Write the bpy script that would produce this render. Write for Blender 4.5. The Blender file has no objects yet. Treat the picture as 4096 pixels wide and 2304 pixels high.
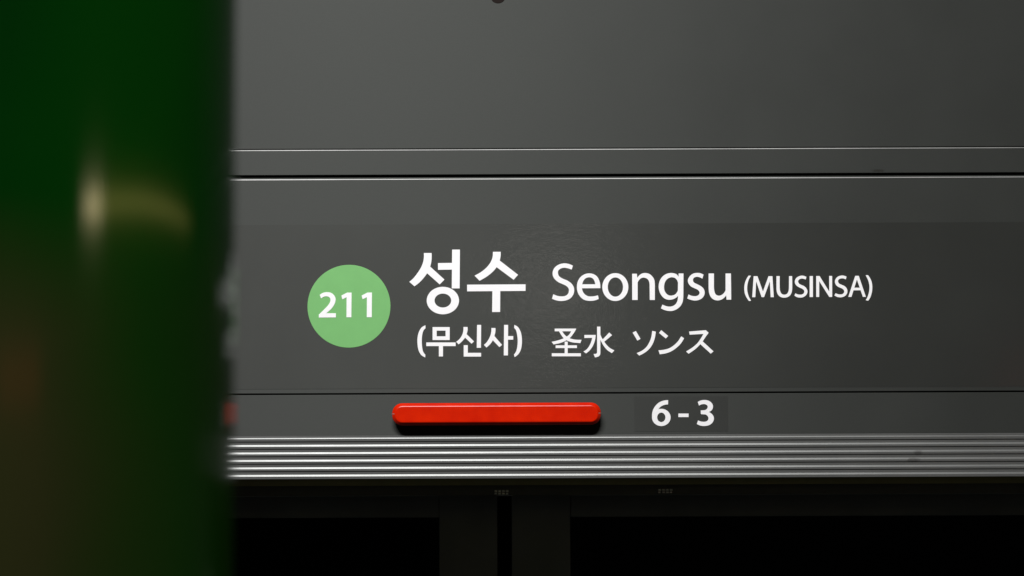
import bpy, bmesh, math, random
from mathutils import Vector, Matrix
from mathutils.geometry import delaunay_2d_cdt

random.seed(7)
S = bpy.context.scene
COL = S.collection
R = math.radians

# ------------------------------------------------------------------ camera
CAM = Vector((0.0, -2.8, 2.10))
PITCH, ROLL = R(4.0), 0.0039
LENS, SENSOR = 70.0, 36.0
FPX = LENS / SENSOR * 4096.0
right0 = Vector((1, 0, 0))
fwd = Vector((0, math.cos(PITCH), math.sin(PITCH)))
up0 = Vector((0, -math.sin(PITCH), math.cos(PITCH)))
cr, sr = math.cos(ROLL), math.sin(ROLL)
rgt = right0 * cr - up0 * sr
upv = up0 * cr + right0 * sr
cd = bpy.data.cameras.new('camera')
cd.lens, cd.sensor_width, cd.sensor_fit = LENS, SENSOR, 'HORIZONTAL'
cd.clip_start, cd.clip_end = 0.05, 60
cd.dof.use_dof = True
cd.dof.focus_distance = 2.8 / math.cos(PITCH)
cd.dof.aperture_fstop = 3.2
cam = bpy.data.objects.new('camera', cd)
COL.objects.link(cam)
m3 = Matrix((rgt, upv, -fwd)).transposed()
cam.matrix_world = Matrix.Translation(CAM) @ m3.to_4x4()
S.camera = cam

# ------------------------------------------------------------------ dim indoor surround
w = bpy.data.worlds.new('World'); S.world = w; w.use_nodes = True
bg = w.node_tree.nodes['Background']
bg.inputs[0].default_value = (0.95, 1.0, 0.9, 1)
bg.inputs[1].default_value = 0.017

# ------------------------------------------------------------------ lamps
def area(name, loc, target, sx, sy, watt, color, axis=None):
    l = bpy.data.lights.new(name, 'AREA')
    l.shape, l.size, l.size_y, l.energy, l.color = 'RECTANGLE', sx, sy, watt, color
    o = bpy.data.objects.new(name, l); COL.objects.link(o)
    o.location = loc
    d = (Vector(target) - Vector(loc)).normalized()
    xa = Vector(axis) if axis else Vector((1, 0, 0)) if abs(d.x) < 0.8 else Vector((0, 1, 0))
    z = -d
    x = (xa - z * xa.dot(z)).normalized()
    y = z.cross(x)
    o.matrix_world = Matrix.Translation(loc) @ Matrix((x, y, z)).transposed().to_4x4()
    return o
# the ceiling tube that lights the header, up and to the left
area('ceiling_tube', (-0.45, -2.2, 4.30), (-0.05, 0, 2.25), 1.5, 0.10, 144, (1.0, 0.993, 0.982))
# a dim tube further down the platform behind the photographer (the glint in the sign sheet)
area('far_tube', (0.17, -4.7, 2.62), (0.0, 0, 2.3), 0.36, 0.06, 0.38, (1.0, 0.96, 0.88))
# an added dim warm strip, shaped to draw the arc, and one bright bulb along the platform to the right, a red signal beyond
# (the arc, the bright spot and the red patch mirrored in the column)
area('added_arc_strip', (1.4, -0.90, 2.434), (-0.25, -0.68, 2.235), 1.75, 0.030, 0.26, (1.0, 0.84, 0.22), axis=(0, 1.75, 0.030)).data.spread = R(104)
area('side_bulb', (1.45, -1.72, 2.425), (-0.26, -1.595, 2.237), 0.20, 0.035, 0.42, (1.0, 0.80, 0.48))
area('red_signal', (1.5, -2.60, 2.18), (-0.295, -1.63, 2.13), 0.50, 0.08, 0.10, (1.0, 0.10, 0.04))

S.view_settings.view_transform = 'Standard'
S.view_settings.look = 'None'
S.view_settings.exposure = 0.0
S.view_settings.gamma = 1.0
S.view_settings.use_curve_mapping = False
S.cycles.use_denoising = True

# ------------------------------------------------------------------ helpers
def ray(px, py):
    return (rgt * ((px - 2048) / FPX) + upv * (-(py - 1152) / FPX) + fwd)
def P(px, py, Y=0.0):
    d = ray(px, py)
    return CAM + d * ((Y - CAM.y) / d.y)
def row(py, Y=0.0, px=2048):
    return P(px, py, Y).z
def colx(px, py, Y=0.0):
    return P(px, py, Y).x
def link(name, me, mat, parent=None, base=Vector((0, 0, 0)), smooth=False):
    if mat: me.materials.append(mat)
    if smooth:
        for p in me.polygons: p.use_smooth = True
    o = bpy.data.objects.new(name, me); COL.objects.link(o)
    if parent: o.parent = parent
    return o
def thing(name, loc, label, cat, group=None):
    o = bpy.data.objects.new(name, None); COL.objects.link(o)
    o.empty_display_size = 0.05
    o.location = loc; o['label'] = label; o['category'] = cat
    if group: o['group'] = group
    return o
def bm_mesh(name, bm):
    bmesh.ops.recalc_face_normals(bm, faces=bm.faces[:])
    me = bpy.data.meshes.new(name); bm.to_mesh(me); bm.free()
    return me
def prism_x(name, prof, x0, x1, mat, parent, base):
    """closed (y, z) outline swept along x"""
    bm = bmesh.new()
    a = [bm.verts.new((x0 - base.x, y - base.y, z - base.z)) for y, z in prof]
    b = [bm.verts.new((x1 - base.x, y - base.y, z - base.z)) for y, z in prof]
    n = len(prof)
    for i in range(n):
        bm.faces.new((a[i], a[(i + 1) % n], b[(i + 1) % n], b[i]))
    bm.faces.new(a); bm.faces.new(b[::-1])
    return link(name, bm_mesh(name, bm), mat, parent)
def box(name, x0, x1, y0, y1, z0, z1, mat, parent, base, bev=0.0):
    bm = bmesh.new()
    bmesh.ops.create_cube(bm, size=1)
    for v in bm.verts:
        v.co = Vector(((x0 + x1) / 2 + v.co.x * (x1 - x0) - base.x,
                       (y0 + y1) / 2 + v.co.y * (y1 - y0) - base.y,
                       (z0 + z1) / 2 + v.co.z * (z1 - z0) - base.z))
    if bev:
        bmesh.ops.bevel(bm, geom=bm.edges[:], offset=bev, segments=2, affect='EDGES', profile=0.5)
    return link(name, bm_mesh(name, bm), mat, parent)

# ------------------------------------------------------------------ materials
def mat(name):
    m = bpy.data.materials.new(name); m.use_nodes = True
    nt = m.node_tree
    return m, nt, nt.nodes['Principled BSDF']
def setp(b, **k):
    names = dict(color='Base Color', rough='Roughness', metal='Metallic', spec='Specular IOR Level',
                 coat='Coat Weight', coatr='Coat Roughness', ior='IOR', aniso='Anisotropic')
    for q, v in k.items():
        if q == 'color': v = (*v, 1)
        b.inputs[names[q]].default_value = v
def node(nt, t, **k):
    n = nt.nodes.new(t)
    for q, v in k.items(): setattr(n, q, v)
    return n
def coords(nt, scale):
    tc = node(nt, 'ShaderNodeTexCoord'); mp = node(nt, 'ShaderNodeMapping')
    mp.inputs['Scale'].default_value = scale
    nt.links.new(tc.outputs['Object'], mp.inputs['Vector'])
    return mp.outputs['Vector']
def noise(nt, scale3, scale=1.0, detail=3.0, rough=0.55):
    n = node(nt, 'ShaderNodeTexNoise')
    n.inputs['Scale'].default_value = scale
    n.inputs['Detail'].default_value = detail
    n.inputs['Roughness'].default_value = rough
    nt.links.new(coords(nt, scale3), n.inputs['Vector'])
    return n.outputs['Fac']
def mrange(nt, val, a, b, c, d):
    n = node(nt, 'ShaderNodeMapRange')
    for i, v in zip(('From Min', 'From Max', 'To Min', 'To Max'), (a, b, c, d)):
        n.inputs[i].default_value = v
    nt.links.new(val, n.inputs['Value'])
    return n.outputs['Result']
def math_(nt, op, a, b):
    n = node(nt, 'ShaderNodeMath', operation=op)
    for i, v in enumerate((a, b)):
        if isinstance(v, (int, float)): n.inputs[i].default_value = v
        else: nt.links.new(v, n.inputs[i])
    return n.outputs[0]
def mixc(nt, fac, c1, c2):
    n = node(nt, 'ShaderNodeMix', data_type='RGBA')
    if isinstance(fac, (int, float)): n.inputs[0].default_value = fac
    else: nt.links.new(fac, n.inputs[0])
    for i, c in ((6, c1), (7, c2)):
        if isinstance(c, tuple): n.inputs[i].default_value = (*c, 1)
        else: nt.links.new(c, n.inputs[i])
    return n.outputs[2]
def bump(nt, h, strength, dist, b, slot='Normal'):
    n = node(nt, 'ShaderNodeBump')
    n.inputs['Strength'].default_value = strength
    n.inputs['Distance'].default_value = dist
    nt.links.new(h, n.inputs['Height'])
    nt.links.new(n.outputs[0], b.inputs[slot])

def tangent(nt, b):
    v = node(nt, 'ShaderNodeCombineXYZ')
    v.inputs[2].default_value = 1.0
    nt.links.new(v.outputs[0], b.inputs['Tangent'])
def panel_mat(name, base, metal, rough, stains=(), aniso=0.9):
    m, nt, b = mat(name)
    setp(b, metal=metal, spec=0.35, aniso=aniso)
    tangent(nt, b)
    cloud = noise(nt, (1, 1, 1), 6.0, 5)
    grain = noise(nt, (90, 1, 1100), 1.0, 2)          # fine lines of the brushed, anodised sheet
    speck = noise(nt, (1, 1, 1), 520.0, 2)
    v = math_(nt, 'ADD', math_(nt, 'MULTIPLY', cloud, 0.30), math_(nt, 'MULTIPLY', grain, 0.14))
    v = math_(nt, 'ADD', v, math_(nt, 'MULTIPLY', speck, 0.24))
    f = mrange(nt, v, 0.16, 0.52, 0.0, 1.0)
    c = mixc(nt, f, tuple(q * 0.86 for q in base), tuple(q * 1.14 for q in base))
    for (x, z, sx, sz, amt) in stains:                # dried smudges with a shape of their own
        tc = node(nt, 'ShaderNodeTexCoord'); sp = node(nt, 'ShaderNodeSeparateXYZ')
        nt.links.new(tc.outputs['Object'], sp.inputs[0])
        dx = math_(nt, 'DIVIDE', math_(nt, 'SUBTRACT', sp.outputs[0], x), sx)
        dz = math_(nt, 'DIVIDE', math_(nt, 'SUBTRACT', sp.outputs[2], z), sz)
        r2 = math_(nt, 'ADD', math_(nt, 'MULTIPLY', dx, dx), math_(nt, 'MULTIPLY', dz, dz))
        r2 = math_(nt, 'ADD', r2, mrange(nt, noise(nt, (1, 1, 1), 260.0, 3), 0.3, 0.7, -0.5, 0.5))
        c = mixc(nt, mrange(nt, r2, 0.3, 1.1, amt, 0.0), c, (0.012, 0.008, 0.005))
    nt.links.new(c, b.inputs['Base Color'])
    nt.links.new(mrange(nt, cloud, 0.3, 0.7, rough - 0.03, rough + 0.03), b.inputs['Roughness'])
    bump(nt, grain, 0.05, 0.0004, b)
    return m

def flat_mat(name, color, rough, spec=0.5, var=0.06, scale=60.0, metal=0.0):
    m, nt, b = mat(name)
    setp(b, rough=rough, spec=spec, metal=metal)
    n = noise(nt, (1, 1, 1), scale, 4)
    c = mixc(nt, mrange(nt, n, 0.3, 0.7, 0, 1), tuple(q * (1 - var) for q in color), tuple(q * (1 + var) for q in color))
    nt.links.new(c, b.inputs['Base Color'])
    return m
# ---- world position of the header's foot, used as the origin of its parts
Z_FOOT = row(1914)
BASE = Vector((0, 0, Z_FOOT))

GREY = (0.0490, 0.0520, 0.0485)
M_panel = panel_mat('anodised grey sheet', GREY, 0.50, 0.73)
M_strip = panel_mat('anodised grey strip', GREY, 0.50, 0.73,
                    stains=[(colx(3512, 688), row(690) + 0.0005 - Z_FOOT, 0.010, 0.0022, 0.5)])
M_rib = panel_mat('ribbed aluminium', (0.150, 0.153, 0.150), 0.60, 0.42,
                  stains=[(colx(3672, 1810), row(1817) - Z_FOOT, 0.007, 0.004, 0.4),
                          (colx(3655, 1840), row(1846) - Z_FOOT, 0.010, 0.004, 0.4)], aniso=0.0)
M_edge = panel_mat('bright machined edge', (0.80, 0.80, 0.79), 0.95, 0.37, aniso=0.0)
M_core = flat_mat('dark inside of casing', (0.010, 0.010, 0.009), 0.7, 0.2)
M_lip = flat_mat('dark olive lip', (0.36, 0.34, 0.16), 0.6, 0.3)
M_track = flat_mat('dark track cover', (0.11, 0.112, 0.096), 0.55, 0.3)
M_door = flat_mat('dark door frame', (0.17, 0.18, 0.17), 0.5, 0.3, 0.15, 9.0)
M_seal = flat_mat('black rubber', (0.004, 0.004, 0.004), 0.9, 0.05)
M_plug = flat_mat('dark brown plug', (0.013, 0.009, 0.008), 0.85, 0.1)
M_black = flat_mat('black plastic base', (0.012, 0.010, 0.010), 0.6, 0.3)

def glass_mat():
    m, nt, b = mat('dark door glass')
    setp(b, color=(0.004, 0.005, 0.007), rough=0.06, spec=0.08)
    return m
M_glass = glass_mat()

def sheet_mat(name, base, coat, coatr, bstr):
    m, nt, b = mat(name)
    setp(b, rough=0.66, spec=0.30, metal=0.50, coat=coat, coatr=coatr, aniso=0.9)
    tangent(nt, b)
    cl = noise(nt, (1, 1, 1), 5.0, 4)
    c = mixc(nt, mrange(nt, cl, 0.3, 0.7, 0, 1), tuple(q * 0.93 for q in base), tuple(q * 1.07 for q in base))
    nt.links.new(c, b.inputs['Base Color'])
    a = noise(nt, (1.0, 1, 2.2), 85.0, 4, 0.65)       # orange peel of the film, drawn out sideways
    d = noise(nt, (1, 1, 1), 22.0, 2)
    h = math_(nt, 'ADD', a, math_(nt, 'MULTIPLY', d, 1.2))
    bump(nt, h, bstr, 0.0011, b, 'Coat Normal')
    return m
M_sheet = sheet_mat('charcoal vinyl film', (0.0435, 0.0456, 0.0422), 0.6, 0.05, 0.17)
M_sheet2 = sheet_mat('charcoal label film', (0.0440, 0.0462, 0.0432), 0.2, 0.3, 0.1)

def vinyl(name, color, var):
    m, nt, b = mat(name)
    setp(b, rough=0.5, spec=0.35)
    n = noise(nt, (1, 1, 1), 40.0, 4); n2 = noise(nt, (1, 1, 1), 700.0, 1)
    f = mrange(nt, math_(nt, 'ADD', math_(nt, 'MULTIPLY', n, 0.7), math_(nt, 'MULTIPLY', n2, 0.3)), 0.3, 0.7, 0, 1)
    c = mixc(nt, f, tuple(q * (1 - var) for q in color), tuple(min(q * (1 + var), 0.95) for q in color))
    nt.links.new(c, b.inputs['Base Color'])
    return m
M_white = vinyl('white vinyl lettering', (0.86, 0.85, 0.87), 0.02)
M_green = vinyl('light green vinyl', (0.165, 0.425, 0.142), 0.035)

def lens_mat():
    m, nt, b = mat('red lamp lens')
    setp(b, rough=0.30, spec=0.20)
    n = noise(nt, (1, 1, 1), 45.0, 5)
    c = mixc(nt, mrange(nt, n, 0.3, 0.7, 0, 1), (0.53, 0.009, 0.0), (0.63, 0.016, 0.0))
    nt.links.new(c, b.inputs['Base Color'])
    return m
M_lens = lens_mat()
M_seam = flat_mat('pale moulding seam', (0.55, 0.16, 0.13), 0.4)

def clear_mat():
    m, nt, b = mat('clear faceted plastic')
    setp(b, color=(0.85, 0.85, 0.78), rough=0.15, spec=0.6)
    return m
M_clear = clear_mat()

def column_mat():
    m, nt, b = mat('glossy green cladding')
    setp(b, rough=0.6, spec=0.0, coat=0.6, coatr=0.105)
    b.inputs['Coat IOR'].default_value = 1.42
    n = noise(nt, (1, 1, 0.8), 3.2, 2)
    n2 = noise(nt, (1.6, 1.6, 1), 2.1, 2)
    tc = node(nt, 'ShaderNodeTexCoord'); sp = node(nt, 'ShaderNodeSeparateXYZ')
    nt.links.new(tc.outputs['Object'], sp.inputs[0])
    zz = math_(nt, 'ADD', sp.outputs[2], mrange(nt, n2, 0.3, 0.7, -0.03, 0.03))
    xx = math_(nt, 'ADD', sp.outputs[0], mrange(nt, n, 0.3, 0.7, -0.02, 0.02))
    olive = math_(nt, 'MULTIPLY', mrange(nt, zz, 2.15, 2.245, 1.0, 0.0), mrange(nt, xx, 0.165, 0.235, 1.0, 0.25))  # reflection of floor and people painted in as olive below the arc
    film = mixc(nt, mrange(nt, xx, 0.15, 0.23, 0.0, 1.0), (0.0008, 0.030, 0.0024), (0.0018, 0.066, 0.0022))  # brighter green to the right: side light put into the cladding colour
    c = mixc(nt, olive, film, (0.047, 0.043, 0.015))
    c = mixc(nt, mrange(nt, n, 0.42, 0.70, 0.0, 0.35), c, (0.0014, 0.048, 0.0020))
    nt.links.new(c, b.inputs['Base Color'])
    return m
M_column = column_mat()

# ------------------------------------------------------------------ header casing
X0, X1 = -1.25, 1.25
hd = thing('header_casing', BASE, 'grey anodised metal header casing with ribbed bottom trim above the dark doors', 'door header')
def yz(*pts): return [(y, row(r)) for y, r in pts]
BEV = 0.0008
prism_x('upper_panel', yz((0.0, -420), (0.03, -420), (0.03, 593.8), (0.0008, 593.8), (0.0, 591.5)), X0, X1, M_panel, hd, BASE)
sp_ = prism_x('strip_panel', yz((0.0006, 600.0), (0.0, 600.2), (0.0, 696.0), (0.0004, 697.0), (0.03, 697.0), (0.03, 600.0)), X0, X1, M_strip, hd, BASE)
prism_x('edge_bead', yz((0.0003, 596.8), (-0.0005, 600.2), (0.0004, 600.9), (0.02, 600.4), (0.02, 596.6)), X0, X1, M_edge, sp_, BASE)
sn_ = prism_x('sign_panel', yz((0.03, 707.3), (0.0034, 707.3), (0.0034, 713.0), (0.0012, 713.4), (0.0012, 717.4), (0.0, 717.6),
                         (0.0, 1569.6), (0.0006, 1570.6), (0.03, 1570.6)), X0, X1, M_panel, hd, BASE)
prism_x('edge_bead', yz((0.0003, 713.8), (-0.0005, 717.3), (0.0004, 718.0), (0.0030, 717.4), (0.0030, 713.6)), X0, X1, M_edge, sn_, BASE)
prism_x('lower_panel', yz((0.03, 1576.6), (0.0006, 1576.6), (0.0, 1577.8), (0.0, 1738.6), (0.03, 1738.6)), X0, X1, M_panel, hd, BASE)
box('inner_core', X0, X1, 0.031, 0.13, row(1913), row(-420), M_core, hd, BASE)
tr = prism_x('ribbed_trim', yz((0.0, 1739.2), (0.0, 1913.6), (0.0304, 1913.6), (0.0304, 1739.2)), X0, X1, M_rib, hd, BASE)
D = 0.0014
prism_x('rib', yz((0.0006, 1739.4), (-0.0008, 1742.6), (-0.0008, 1747.0), (-D * 0.7, 1749.6), (-D, 1752.4), (-D, 1762.2), (-D + 0.0003, 1763.4), (0.0006, 1763.4)), X0, X1, M_rib, tr, BASE)
for i in range(5):
    c = 1779.6 + i * 29.9
    e = c + (14.4 if i == 4 else 12.6)
    prism_x('rib', yz((0.0006, c - 3.3), (-0.0004, c - 3.3), (-0.00082, c - 0.5), (-0.00094, c + 0.5), (-D, c + 3.4), (-D, e - 1.0), (-D + 0.0003, e), (0.0006, e)),
            X0, X1, M_rib, tr, BASE)
# olive lip and the cover above the doors, set back under the casing
prism_x('lip', yz((0.030, 1910), (0.030, 1943), (0.050, 1943), (0.050, 1910)), X0, X1, M_lip, hd, BASE)
prism_x('track_cover', yz((0.050, 1930), (0.050, 1986), (0.135, 1986), (0.135, 1930)), X0, X1, M_track, hd, BASE)
# round plug at the very top of the picture
def disc(name, cpx, cpy, rpx, y_back, y_front, mat_, parent, base, bev=0.0006, n=48, smooth=False):
    c = P(cpx, cpy, 0); r = rpx * (P(cpx + 1, cpy).x - P(cpx, cpy).x)
    bm = bmesh.new()
    rings = []
    for (rr, y) in ((r, y_back), (r, y_front + bev), (r - bev, y_front)):
        rings.append([bm.verts.new((c.x + rr * math.cos(2 * math.pi * i / n) - base.x, y - base.y,
                                    c.z + rr * math.sin(2 * math.pi * i / n) - base.z)) for i in range(n)])
    for a, b in zip(rings, rings[1:]):
        for i in range(n): bm.faces.new((a[i], a[(i + 1) % n], b[(i + 1) % n], b[i]))
    bm.faces.new(rings[-1]); bm.faces.new(rings[0][::-1])
    return link(name, bm_mesh(name, bm), mat_, parent)
plug = disc('lock_plug', 1992, -17, 31, 0.004, -0.0006, M_plug, hd, BASE, bev=0.0004)
kx, kz = colx(1992, -17), row(-17, 0, 1992)
box('key_slot', kx - 0.0012, kx + 0.0012, -0.0009, 0.0005, kz - 0.004, kz + 0.004, M_seal, plug, BASE)

# ------------------------------------------------------------------ lettering tools
def cr_spline(pts, n=7):
    """centripetal Catmull-Rom through the points"""
    q = [Vector(p) for p in pts]
    if len(q) < 3: return q
    q = [q[0] * 2 - q[1]] + q + [q[-1] * 2 - q[-2]]
    out = []
    for i in range(1, len(q) - 2):
        p0, p1, p2, p3 = q[i - 1:i + 3]
        t = [0.0]
        for a, b in ((p0, p1), (p1, p2), (p2, p3)):
            t.append(t[-1] + max((b - a).length, 1e-6) ** 0.5)
        for k in range(n):
            u = t[1] + (t[2] - t[1]) * k / n
            def L(a, b, ta, tb): return a * ((tb - u) / (tb - ta)) + b * ((u - ta) / (tb - ta))
            A1, A2, A3 = L(p0, p1, t[0], t[1]), L(p1, p2, t[1], t[2]), L(p2, p3, t[2], t[3])
            B1, B2 = L(A1, A2, t[0], t[2]), L(A2, A3, t[1], t[3])
            out.append(L(B1, B2, t[1], t[2]))
    out.append(q[-2])
    return out
def band(a, b): return [cr_spline(a) + cr_spline(b)[::-1]]
def poly(*pts): return [[Vector(p) for p in pts]]
def rect(x0, y0, x1, y1): return poly((x0, y0), (x1, y0), (x1, y1), (x0, y1))
def ring(cx, cy, rx, ry, ix, iy, jx=None, jy=None):
    jx = cx if jx is None else jx; jy = cy if jy is None else jy
    out = []
    for s in (0, 1):
        a0 = math.pi * s - 0.05; a1 = a0 + math.pi + 0.1
        n = 30
        o = [Vector((cx + rx * math.cos(a0 + (a1 - a0) * i / n), cy + ry * math.sin(a0 + (a1 - a0) * i / n))) for i in range(n + 1)]
        q = [Vector((jx + ix * math.cos(a0 + (a1 - a0) * i / n), jy + iy * math.sin(a0 + (a1 - a0) * i / n))) for i in range(n + 1)]
        out.append(o + q[::-1])
    return out
def area2(p): return sum(p[i].x * p[(i + 1) % len(p)].y - p[(i + 1) % len(p)].x * p[i].y for i in range(len(p)))
def glyph(name, polys, crop, mat_, parent, base, y_front=-0.0009, thick=0.0005):
    """union of outlines drawn in photo-crop pixels, laid on the wall plane as a thin cut-out"""
    ox, oy, s = crop
    vs, faces = [], []
    for p in polys:
        if area2(p) < 0: p = p[::-1]
        i0 = len(vs)
        vs += [Vector((ox + q.x / s, oy + q.y / s)) for q in p]
        faces.append(list(range(i0, len(vs))))
    ov, oe, of, _, _, orig = delaunay_2d_cdt(vs, [], faces, 0, 1e-4)
    keep = [f for f, o in zip(of, orig) if len(o)]
    bm = bmesh.new()
    W = [P(v.x, v.y, y_front) for v in ov]
    used = sorted({i for f in keep for i in f})
    fm = {i: bm.verts.new((W[i].x - base.x, y_front - base.y, W[i].z - base.z)) for i in used}
    bk = {i: bm.verts.new((W[i].x - base.x, y_front + thick - base.y, W[i].z - base.z)) for i in used}
    cnt = {}
    for f in keep:
        for i in range(len(f)):
            cnt[frozenset((f[i], f[(i + 1) % len(f)]))] = cnt.get(frozenset((f[i], f[(i + 1) % len(f)])), 0) + 1
    for f in keep:
        bm.faces.new([fm[i] for i in f]); bm.faces.new([bk[i] for i in f[::-1]])
        for i in range(len(f)):
            a, b = f[i], f[(i + 1) % len(f)]
            if cnt[frozenset((a, b))] == 1:
                bm.faces.new((fm[b], fm[a], bk[a], bk[b]))
    return link(name, bm_mesh(name, bm), mat_, parent)

K1 = (1600, 980, 4.7704); K2 = (1640, 1280, 5.3667); K3 = (2180, 1280, 3.68)
K4 = (2190, 1040, 6.5868); K5 = (2560, 1040, 6.5868); K6 = (2960, 1080, 9.2)
K7 = (3220, 1080, 9.2); K8 = (1260, 1150, 9.9077); K9 = (2590, 1580, 9.2)

# ------------------------------------------------------------------ station name sign
sbase = Vector((0, 0, row(1553)))
sg = thing('station_sign', sbase, 'wide charcoal film sign with white station name in four scripts and green 211 disc', 'station sign')
box('sheet', -0.80, 1.0, -0.00030, 0.00005, row(1553), row(896), M_sheet, sg, sbase)
dk = disc('number_disc', 1396, 1225, 166, -0.0002, -0.00065, M_green, sg, sbase, bev=0.0002, n=128)
YD = -0.00105
two = band([(188, 293), (280, 228), (390, 192), (500, 185), (630, 210), (740, 290), (805, 400), (815, 490), (795, 600), (730, 730), (640, 850), (540, 940), (445, 1020)],
           [(240, 432), (320, 380), (400, 352), (480, 350), (560, 380), (605, 440), (612, 510), (590, 590), (520, 700), (400, 830), (280, 950), (152, 1075)]) \
    + poly((152, 1075), (300, 935), (445, 1020), (826, 1020), (828, 1185), (152, 1190))
glyph('digit', two, K8, M_white, dk, sbase, YD)
glyph('digit', poly((1045, 320), (1270, 203), (1450, 203), (1440, 1180), (1248, 1180), (1252, 385), (1085, 470)), K8, M_white, dk, sbase, YD)
glyph('digit', poly((1848, 320), (2080, 200), (2257, 200), (2248, 1178), (2052, 1178), (2058, 385), (1888, 465)), K8, M_white, dk, sbase, YD)

seong = band([(456, 153), (456, 240), (440, 330), (400, 430), (330, 540), (250, 640), (178, 703)],
             [(603, 153), (604, 230), (597, 320), (574, 414), (517, 538), (450, 630), (370, 715), (277, 788)]) \
    + poly((560, 420), (576, 412), (848, 660), (758, 752), (517, 538), (500, 480)) \
    + poly((995, 88), (1143, 88), (1138, 828), (988, 828)) + poly((725, 345), (1010, 341), (1010, 469), (725, 474)) \
    + ring(818, 1060, 308, 262, 159, 133)
su = band([(1773, 130), (1771, 200), (1755, 270), (1715, 350), (1640, 440), (1540, 520), (1423, 585)],
          [(1921, 130), (1920, 200), (1902, 296), (1843, 422), (1770, 510), (1660, 600), (1518, 683)]) \
    + poly((1902, 296), (2253, 569), (2168, 664), (1843, 422), (1830, 340)) \
    + poly((1280, 757), (2395, 750), (2396, 876), (1281, 884)) + poly((1763, 870), (1913, 870), (1910, 1278), (1758, 1279))
glyph('letter', seong, K1, M_white, sg, sbase)
glyph('letter', su, K1, M_white, sg, sbase)

glyph('bracket', band([(330, 112), (250, 160), (190, 260), (162, 380), (162, 520), (185, 650), (240, 750), (326, 805)],
                      [(333, 175), (290, 225), (262, 320), (253, 440), (258, 560), (275, 660), (300, 710), (329, 745)]), K2, M_white, sg, sbase)
mu = rect(485, 152, 572, 430) + rect(764, 152, 852, 430) + rect(485, 152, 852, 228) + rect(485, 350, 852, 430) \
    + rect(350, 482, 980, 560) + rect(620, 555, 708, 782)
sin_ = band([(1148, 150), (1146, 220), (1128, 300), (1085, 380), (1040, 430), (990, 468)],
            [(1236, 150), (1236, 220), (1215, 303), (1182, 378), (1120, 455), (1045, 523)]) \
    + poly((1215, 303), (1374, 460), (1322, 510), (1182, 378), (1170, 330)) \
    + poly((1440, 105), (1527, 105), (1523, 597), (1433, 597)) + rect(1153, 540, 1241, 785) + rect(1153, 705, 1526, 785)
sa = band([(1748, 172), (1746, 240), (1730, 320), (1690, 410), (1640, 485), (1586, 535)],
          [(1834, 172), (1834, 240), (1812, 345), (1778, 435), (1720, 520), (1642, 592)]) \
    + poly((1812, 345), (1976, 535), (1920, 583), (1778, 435), (1765, 390)) \
    + poly((2020, 105), (2106, 105), (2102, 760), (2013, 760)) + rect(2090, 345, 2216, 422)
for g in (mu, sin_, sa): glyph('letter', g, K2, M_white, sg, sbase)
glyph('bracket', band([(2236, 168), (2275, 220), (2300, 320), (2312, 440), (2305, 560), (2280, 670), (2232, 745)],
                      [(2240, 105), (2310, 145), (2370, 240), (2400, 380), (2398, 540), (2370, 660), (2320, 740), (2247, 798)]), K2, M_white, sg, sbase)

sheng = poly((143, 127), (460, 127), (440, 166), (143, 166)) \
    + band([(395, 150), (355, 215), (317, 245), (270, 272), (190, 300), (97, 322)],
           [(460, 130), (415, 205), (365, 265), (316, 298), (235, 335), (128, 360)]) \
    + band([(243, 150), (275, 200), (318, 243), (363, 268), (440, 288), (537, 292)],
           [(200, 155), (235, 215), (275, 268), (316, 298), (400, 328), (521, 340)]) \
    + rect(290, 318, 334, 500) + rect(157, 373, 470, 413) + rect(100, 490, 528, 534)
shui = poly((767, 98), (815, 98), (815, 490), (810, 515), (792, 535), (765, 545), (736, 551), (715, 500), (745, 499), (760, 492), (767, 478)) \
    + poly((580, 220), (746, 220), (738, 262), (580, 265)) \
    + band([(697, 255), (680, 320), (650, 385), (610, 435), (565, 465)], [(747, 220), (735, 300), (705, 380), (660, 445), (606, 492)]) \
    + poly((945, 185), (987, 223), (873, 320), (845, 290)) \
    + band([(812, 205), (830, 250), (853, 290), (873, 320), (910, 370), (960, 415), (1020, 447)],
           [(812, 285), (835, 330), (870, 390), (920, 445), (985, 488)])
so = poly((1290, 185), (1338, 162), (1406, 277), (1360, 304)) \
    + band([(1578, 160), (1567, 240), (1540, 320), (1490, 400), (1430, 450), (1350, 488)],
           [(1632, 172), (1615, 270), (1588, 345), (1540, 420), (1470, 480), (1388, 524)])
n_ = poly((1712, 150), (1814, 235), (1778, 272), (1678, 190)) \
    + band([(2005, 240), (1960, 310), (1900, 370), (1830, 415), (1750, 438), (1670, 447)],
           [(2048, 270), (2000, 345), (1940, 405), (1860, 460), (1780, 490), (1690, 505)])
su2 = poly((2121, 170), (2368, 150), (2408, 188), (2390, 215), (2335, 205), (2130, 216)) \
    + band([(2338, 195), (2295, 270), (2240, 345), (2170, 405), (2077, 464)],
           [(2405, 190), (2370, 240), (2320, 315), (2285, 357), (2210, 430), (2114, 497)]) \
    + poly((2318, 312), (2480, 462), (2440, 495), (2285, 355))
for g in (sheng, shui, so, n_, su2): glyph('character', g, K3, M_white, sg, sbase)

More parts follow.
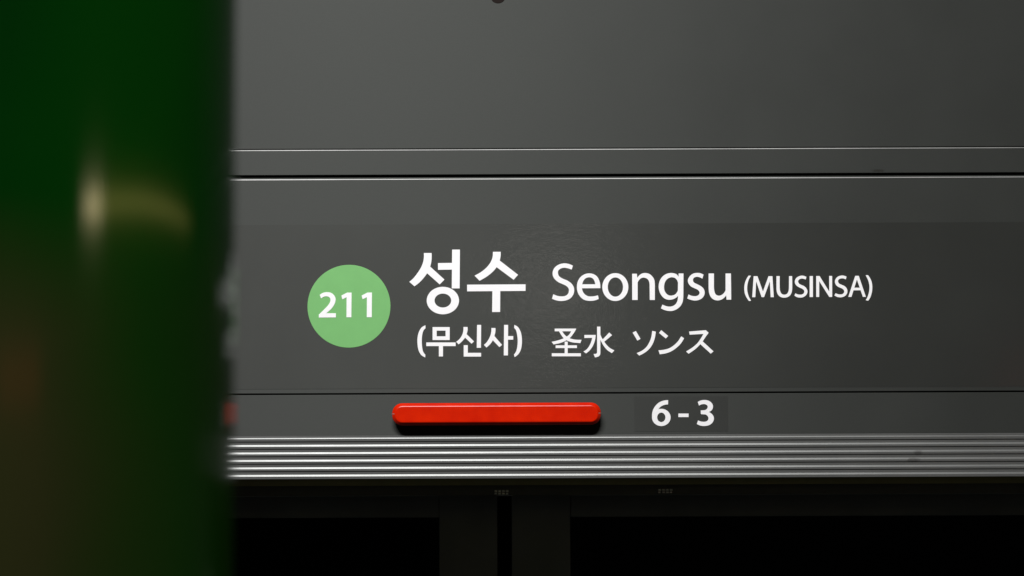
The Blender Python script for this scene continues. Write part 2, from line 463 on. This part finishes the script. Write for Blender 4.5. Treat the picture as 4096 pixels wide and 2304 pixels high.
S_ = band([(668, 148), (560, 104), (440, 88), (300, 120), (190, 200), (140, 300), (138, 400), (180, 490), (280, 580), (400, 635), (490, 680), (550, 740), (565, 800), (540, 890), (470, 945), (370, 958), (260, 945), (153, 902)],
          [(637, 252), (540, 220), (440, 205), (340, 230), (280, 290), (278, 360), (310, 430), (400, 490), (520, 540), (620, 610), (685, 700), (703, 800), (680, 910), (600, 1010), (480, 1065), (340, 1080), (220, 1060), (118, 1020)])
e_ = band([(1393, 742), (1388, 640), (1360, 530), (1300, 430), (1210, 372), (1090, 352), (970, 380), (870, 450), (800, 560), (775, 700), (790, 830), (850, 950), (950, 1040), (1060, 1072), (1180, 1075), (1270, 1058), (1350, 1025)],
          [(1262, 742), (1258, 640), (1240, 560), (1190, 485), (1100, 455), (1010, 480), (950, 540), (915, 640), (908, 740), (930, 830), (980, 900), (1060, 950), (1150, 960), (1250, 950), (1330, 930)]) \
    + poly((895, 640), (1320, 638), (1392, 742), (895, 745))
o_ = ring(1787, 713, 343, 367, 201, 253, 1789, 712)
for g in (S_, e_, o_): glyph('letter', g, K4, M_white, sg, sbase)
n2 = poly((-207, 362), (-82, 362), (-72, 480), (-62, 600), (-62, 1053), (-205, 1053)) \
    + band([(-77, 470), (0, 388), (60, 355), (150, 343), (250, 370), (330, 440), (375, 520), (390, 640), (391, 760), (391, 1053)],
           [(-75, 620), (-40, 550), (0, 502), (50, 472), (110, 465), (180, 488), (228, 540), (250, 620), (254, 740), (258, 1053)])
g_ = band([(1022, 445), (960, 375), (880, 348), (800, 343), (690, 370), (590, 440), (520, 550), (492, 690), (510, 820), (570, 940), (660, 1020), (770, 1048), (880, 1030), (960, 985), (1010, 935)],
          [(1010, 620), (975, 530), (920, 475), (830, 455), (740, 485), (670, 560), (635, 680), (645, 800), (690, 880), (760, 930), (830, 938), (920, 910), (975, 850), (1010, 770)]) \
    + band([(1145, 355), (1143, 700), (1138, 1000), (1120, 1110), (1060, 1220), (960, 1300), (850, 1340), (740, 1340), (640, 1315), (552, 1275)],
           [(1018, 355), (1016, 470), (1002, 620), (1000, 900), (1000, 1000), (985, 1080), (940, 1160), (870, 1210), (790, 1228), (690, 1215), (590, 1175)])
s_ = band([(1675, 385), (1600, 352), (1510, 340), (1400, 360), (1310, 430), (1262, 530), (1280, 620), (1350, 700), (1440, 745), (1520, 785), (1570, 850), (1550, 915), (1490, 948), (1420, 952), (1350, 940), (1278, 908)],
          [(1643, 490), (1570, 455), (1490, 443), (1420, 470), (1395, 530), (1420, 590), (1500, 635), (1590, 680), (1670, 750), (1703, 840), (1690, 930), (1630, 1010), (1540, 1055), (1440, 1068), (1340, 1050), (1245, 1015)])
u_ = band([(1808, 355), (1808, 640), (1810, 770), (1825, 880), (1870, 980), (1940, 1040), (2040, 1065), (2140, 1045), (2220, 990), (2278, 925)],
          [(1948, 355), (1948, 600), (1948, 720), (1958, 810), (1985, 890), (2030, 930), (2090, 940), (2160, 915), (2220, 860), (2270, 770)]) \
    + poly((2255, 355), (2395, 355), (2400, 700), (2403, 1045), (2280, 1045), (2272, 930), (2255, 790))
for g in (n2, g_, s_, u_): glyph('letter', g, K5, M_white, sg, sbase)

glyph('bracket', band([(315, 208), (240, 330), (185, 470), (160, 620), (162, 760), (185, 880), (240, 1010), (330, 1143)],
                      [(405, 208), (330, 340), (285, 480), (265, 620), (268, 760), (290, 870), (330, 990), (407, 1130)]), K6, M_white, sg, sbase)
M_l = poly((503, 228), (600, 228), (600, 400), (592, 470), (563, 1000), (450, 1000)) \
    + poly((540, 228), (643, 228), (848, 800), (885, 998), (795, 998), (595, 410)) \
    + poly((1050, 228), (1150, 228), (1100, 410), (885, 998), (795, 998), (843, 800)) \
    + poly((1090, 228), (1193, 228), (1243, 1000), (1130, 1000), (1098, 400))
U_l = band([(1343, 225), (1343, 600), (1346, 740), (1375, 860), (1440, 955), (1530, 1005), (1630, 1018), (1740, 1000), (1835, 940), (1895, 840), (1918, 730), (1922, 600), (1918, 225)],
           [(1460, 225), (1460, 600), (1466, 720), (1490, 810), (1540, 880), (1630, 908), (1720, 885), (1775, 810), (1798, 710), (1802, 600), (1805, 225)])
S_l = band([(2445, 255), (2370, 222), (2270, 208), (2150, 240), (2060, 310), (2018, 420), (2035, 510), (2100, 590), (2200, 650), (2290, 690), (2350, 740), (2368, 800), (2345, 860), (2280, 900), (2200, 908), (2120, 895), (2038, 858)],
           [(2415, 350), (2350, 325), (2270, 315), (2190, 340), (2145, 390), (2140, 440), (2180, 505), (2260, 550), (2360, 595), (2440, 670), (2482, 770), (2470, 860), (2410, 945), (2320, 1000), (2210, 1015), (2100, 998), (2005, 945)])
for g in (M_l, U_l, S_l): glyph('letter', g, K6, M_white, sg, sbase)
I_l = poly((172, 225), (290, 222), (292, 995), (172, 995))
N_l = poly((413, 222), (535, 222), (522, 420), (522, 992), (415, 992)) + poly((440, 222), (535, 222), (905, 815), (1000, 992), (895, 992), (505, 380)) \
    + poly((890, 220), (998, 220), (1000, 992), (895, 992))
S2_l = band([(1528, 245), (1450, 214), (1360, 203), (1240, 230), (1150, 300), (1102, 410), (1120, 510), (1180, 590), (1290, 650), (1380, 690), (1430, 740), (1445, 790), (1425, 850), (1370, 890), (1280, 900), (1200, 885), (1125, 855)],
            [(1500, 345), (1430, 315), (1350, 308), (1270, 330), (1220, 380), (1220, 440), (1260, 500), (1350, 545), (1450, 590), (1530, 670), (1560, 770), (1545, 860), (1490, 940), (1400, 990), (1300, 1005), (1190, 990), (1085, 940)])
A_l = poly((1850, 215), (1950, 215), (1912, 340), (1710, 990), (1595, 990)) + poly((1880, 215), (1978, 215), (2240, 988), (2130, 988), (1905, 330)) \
    + poly((1795, 652), (2040, 652), (2065, 745), (1765, 748))
for g in (I_l, N_l, S2_l, A_l): glyph('letter', g, K7, M_white, sg, sbase)
glyph('bracket', band([(2232, 190), (2300, 320), (2350, 460), (2372, 600), (2368, 740), (2340, 880), (2295, 1010), (2235, 1110)],
                      [(2320, 190), (2400, 310), (2455, 450), (2475, 600), (2470, 760), (2440, 900), (2390, 1030), (2325, 1130)]), K7, M_white, sg, sbase)

# ------------------------------------------------------------------ door number label
nbase = Vector((colx(2720, 1655), 0, row(1728)))
dn = thing('door_number_label', nbase, 'small charcoal label with white numbers 6 - 3 right of the red lamp', 'number label')
box('sheet', colx(2537, 1655), colx(2912, 1655), -0.00025, 0.00005, row(1728), row(1588), M_sheet2, dn, nbase)
six = ring(508, 825, 342, 317, 152, 175, 508, 823) \
    + band([(760, 188), (640, 197), (500, 238), (380, 310), (270, 430), (200, 560), (168, 720), (172, 900)],
           [(755, 347), (650, 357), (540, 395), (450, 460), (385, 560), (362, 680), (355, 760), (357, 840)])
three = band([(1850, 255), (1950, 205), (2080, 183), (2220, 200), (2340, 270), (2405, 380), (2400, 490), (2350, 570), (2262, 625)],
             [(1897, 390), (1980, 348), (2070, 335), (2150, 350), (2210, 400), (2210, 470), (2160, 535), (2080, 562), (1958, 570)]) \
    + band([(2262, 625), (2360, 690), (2430, 790), (2442, 890), (2400, 1000), (2310, 1085), (2190, 1130), (2060, 1140), (1930, 1120), (1815, 1068)],
           [(1965, 702), (2070, 700), (2160, 730), (2225, 790), (2245, 860), (2220, 930), (2150, 975), (2050, 985), (1950, 970), (1862, 935)]) \
    + poly((1958, 568), (2090, 560), (2262, 623), (2120, 715), (1965, 704))
glyph('digit', six, K9, M_white, dn, nbase)
glyph('dash', poly((1137, 683), (1513, 683), (1510, 812), (1137, 812)), K9, M_white, dn, nbase)
glyph('digit', three, K9, M_white, dn, nbase)

# ------------------------------------------------------------------ red indicator lamp
xl, xr = colx(1571, 1657), colx(2402, 1654)
zt, zb = row(1611.5), row(1700.5)
lbase = Vector(((xl + xr) / 2, 0, zb))
lamp = thing('indicator_lamp', lbase, 'long red plastic lamp bar with rounded ends under the station name', 'lamp')
def rr_ring(inset, y, rad=0.0142, n=9):
    cx, cz = (xl + xr) / 2, (zt + zb) / 2
    hx, hz = (xr - xl) / 2 - inset, (zt - zb) / 2 - inset
    r = max(rad - inset * 0.9, 0.002)
    out = []
    for (sx, sz, a0) in ((1, 1, 0), (-1, 1, 90), (-1, -1, 180), (1, -1, 270)):
        for i in range(n):
            a = R(a0 + 90 * i / (n - 1))
            out.append((cx + sx * (hx - r) + r * math.cos(a) - lbase.x, y - lbase.y, cz + sz * (hz - r) + r * math.sin(a) - lbase.z))
    return out
def loft(name, rings, mat_, parent, sm=False):
    bm = bmesh.new()
    rs = [[bm.verts.new(p) for p in r] for r in rings]
    for a, b in zip(rs, rs[1:]):
        n = len(a)
        for i in range(n): bm.faces.new((a[i], a[(i + 1) % n], b[(i + 1) % n], b[i]))
    bm.faces.new(rs[0][::-1]); bm.faces.new(rs[-1])
    return link(name, bm_mesh(name, bm), mat_, parent)
DL = 0.0042
loft('mounting_base', [rr_ring(0.0022, 0.001), rr_ring(0.0022, -0.0062 - DL)], M_black, lamp)
lens = loft('lens', [rr_ring(i_, y_ - DL) for i_, y_ in ((0.0004, -0.0060), (0.0, -0.0064), (0.0, -0.0098), (0.0003, -0.0108), (0.0010, -0.0118),
                     (0.0036, -0.0146), (0.0041, -0.0151), (0.0051, -0.01550), (0.0062, -0.01555))], M_lens, lamp)
for sx, x in ((-1, xl), (1, xr)):
    zc = row(1654)
    bm = bmesh.new()
    pts = [(x + sx * 0.0003, -0.0070), (x + sx * 0.0003, -0.0100), (x - sx * 0.0010, -0.01215), (x - sx * 0.0034, -0.01475), (x - sx * 0.0040, -0.0130), (x - sx * 0.0020, -0.0070)]
    f1 = [bm.verts.new((p[0] - lbase.x, p[1] - DL, zc + 0.0008 - lbase.z)) for p in pts]
    f2 = [bm.verts.new((p[0] - lbase.x, p[1] - DL, zc - 0.0008 - lbase.z)) for p in pts]
    for i in range(len(pts)): bm.faces.new((f1[i], f1[(i + 1) % 6], f2[(i + 1) % 6], f2[i]))
    bm.faces.new(f1); bm.faces.new(f2[::-1])
    link('moulding_seam', bm_mesh('moulding_seam', bm), M_seam, lens)

# ------------------------------------------------------------------ sliding doors
YF, YG = 0.150, 0.172
def door(label, px_out, px_glass, px_in, sgn):
    """px_in: edge at the gap, px_glass: where the glass begins"""
    xo, xg, xi = px_out, colx(px_glass, 2150, YF), colx(px_in, 2150, YF)
    z1, zr, z0 = row(1980, YF), row(2069, YF), 0.02
    b = Vector(((xo + xi) / 2, YF, z0))
    t = thing('sliding_door', b, label, 'door', 'platform door leaves')
    lo, hi = sorted((xg, xi))
    box('stile', lo, hi, YF, YF + 0.045, z0, z1, M_door, t, b, 0.0012)
    lo, hi = sorted((xo + sgn * 0.0802, xg - sgn * 0.0006))
    box('top_rail', lo, hi, YF + 0.0015, YF + 0.043, zr, z1 - 0.001, M_door, t, b, 0.0012)
    box('bottom_rail', lo, hi, YF + 0.0015, YF + 0.043, z0, z0 + 0.12, M_door, t, b, 0.0012)
    box('glass_pane', lo, hi, YG, YG + 0.008, z0 + 0.12, zr, M_glass, t, b)
    lo, hi = sorted((xo, xo + sgn * 0.08))
    box('stile', lo, hi, YF, YF + 0.045, z0, z1, M_door, t, b, 0.0012)
    # soft black edge strip
    xs = xi + (0.01072 if sgn > 0 else -0.01072)
    lo, hi = sorted((xi, xs))
    box('edge_seal', lo, hi, YF + 0.010, YF + 0.035, z0, z1 - 0.002, M_seal, t, b)
door('dark framed glass door leaf under the green 211 disc, left of the black gap', -0.78, 1757, 1989, 1)
door('dark framed glass door leaf under the white 6 - 3, right of the black gap', 0.95, 2281, 2047, -1)

# ------------------------------------------------------------------ faceted sensors above the doors
def sensor(label, px0, px1, py0, py1):
    Y = 0.050
    x0, x1 = colx(px0, py0, Y), colx(px1, py0, Y)
    z1, z0 = row(py0, Y), row(py1, Y)
    b = Vector(((x0 + x1) / 2, Y, z0))
    t = thing('door_sensor', b, label, 'sensor', 'door sensors')
    box('housing', x0 - 0.001, x1 + 0.001, Y - 0.0012, Y + 0.002, z0 - 0.0008, z1 + 0.0008, M_track, t, b)
    n = 4
    for r_ in range(2):
        for i in range(n):
            xa = x0 + (x1 - x0) * i / n + 0.0005; xb = x0 + (x1 - x0) * (i + 1) / n - 0.0005
            za = z0 + (z1 - z0) * r_ / 2 + 0.0003; zb_ = z0 + (z1 - z0) * (r_ + 1) / 2 - 0.0003
            bm = bmesh.new()
            q = [bm.verts.new((x - b.x, Y - 0.0010 - b.y, z - b.z)) for x, z in ((xa, za), (xb, za), (xb, zb_), (xa, zb_))]
            ap = bm.verts.new(((xa + xb) / 2 + random.uniform(-.0018, .0018) - b.x, Y - random.uniform(0.0016, 0.0042) - b.y, za + (zb_ - za) * random.uniform(0.2, 0.8) - b.z))
            for k in range(4): bm.faces.new((q[k], q[(k + 1) % 4], ap))
            bm.faces.new(q[::-1])
            link('facet', bm_mesh('facet', bm), M_clear, t)
sensor('small clear faceted sensor above the black gap between the doors', 1976, 2036, 1959, 1979)
sensor('small clear faceted sensor above the door under the digit 6', 2630, 2692, 1957, 1976)

# ------------------------------------------------------------------ green column, out of focus
RC = 0.25
al = math.atan((2048 - 938) / FPX)
t_ = 1.42
cc = Vector((-math.sin(al) * t_ - RC * math.cos(al), CAM.y + math.cos(al) * t_ - RC * math.sin(al), 0))
cobj = thing('round_column', cc, 'thick glossy dark green round column, blurred, standing in front of the grey header', 'column')
def lathe(name, prof, mat_, parent, n=160, sm=True):
    bm = bmesh.new()
    rs = [[bm.verts.new((r * math.cos(2 * math.pi * i / n), r * math.sin(2 * math.pi * i / n), z)) for i in range(n)] for r, z in prof]
    for a, b in zip(rs, rs[1:]):
        for i in range(n): bm.faces.new((a[i], a[(i + 1) % n], b[(i + 1) % n], b[i]))
    for r, z in (prof[0], prof[-1]):      # caps with their own corners, so that the side shades as a true cylinder
        bm.faces.new([bm.verts.new((r * math.cos(2 * math.pi * i / n), r * math.sin(2 * math.pi * i / n), z)) for i in range(n)])
    me = bm_mesh(name, bm)
    o = link(name, me, mat_, parent)
    for p in me.polygons: p.use_smooth = abs(p.normal.z) < 0.5
    return o
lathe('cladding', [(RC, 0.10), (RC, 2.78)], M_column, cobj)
lathe('plinth', [(RC + 0.012, 0.0), (RC + 0.012, 0.0995)], M_black, cobj)
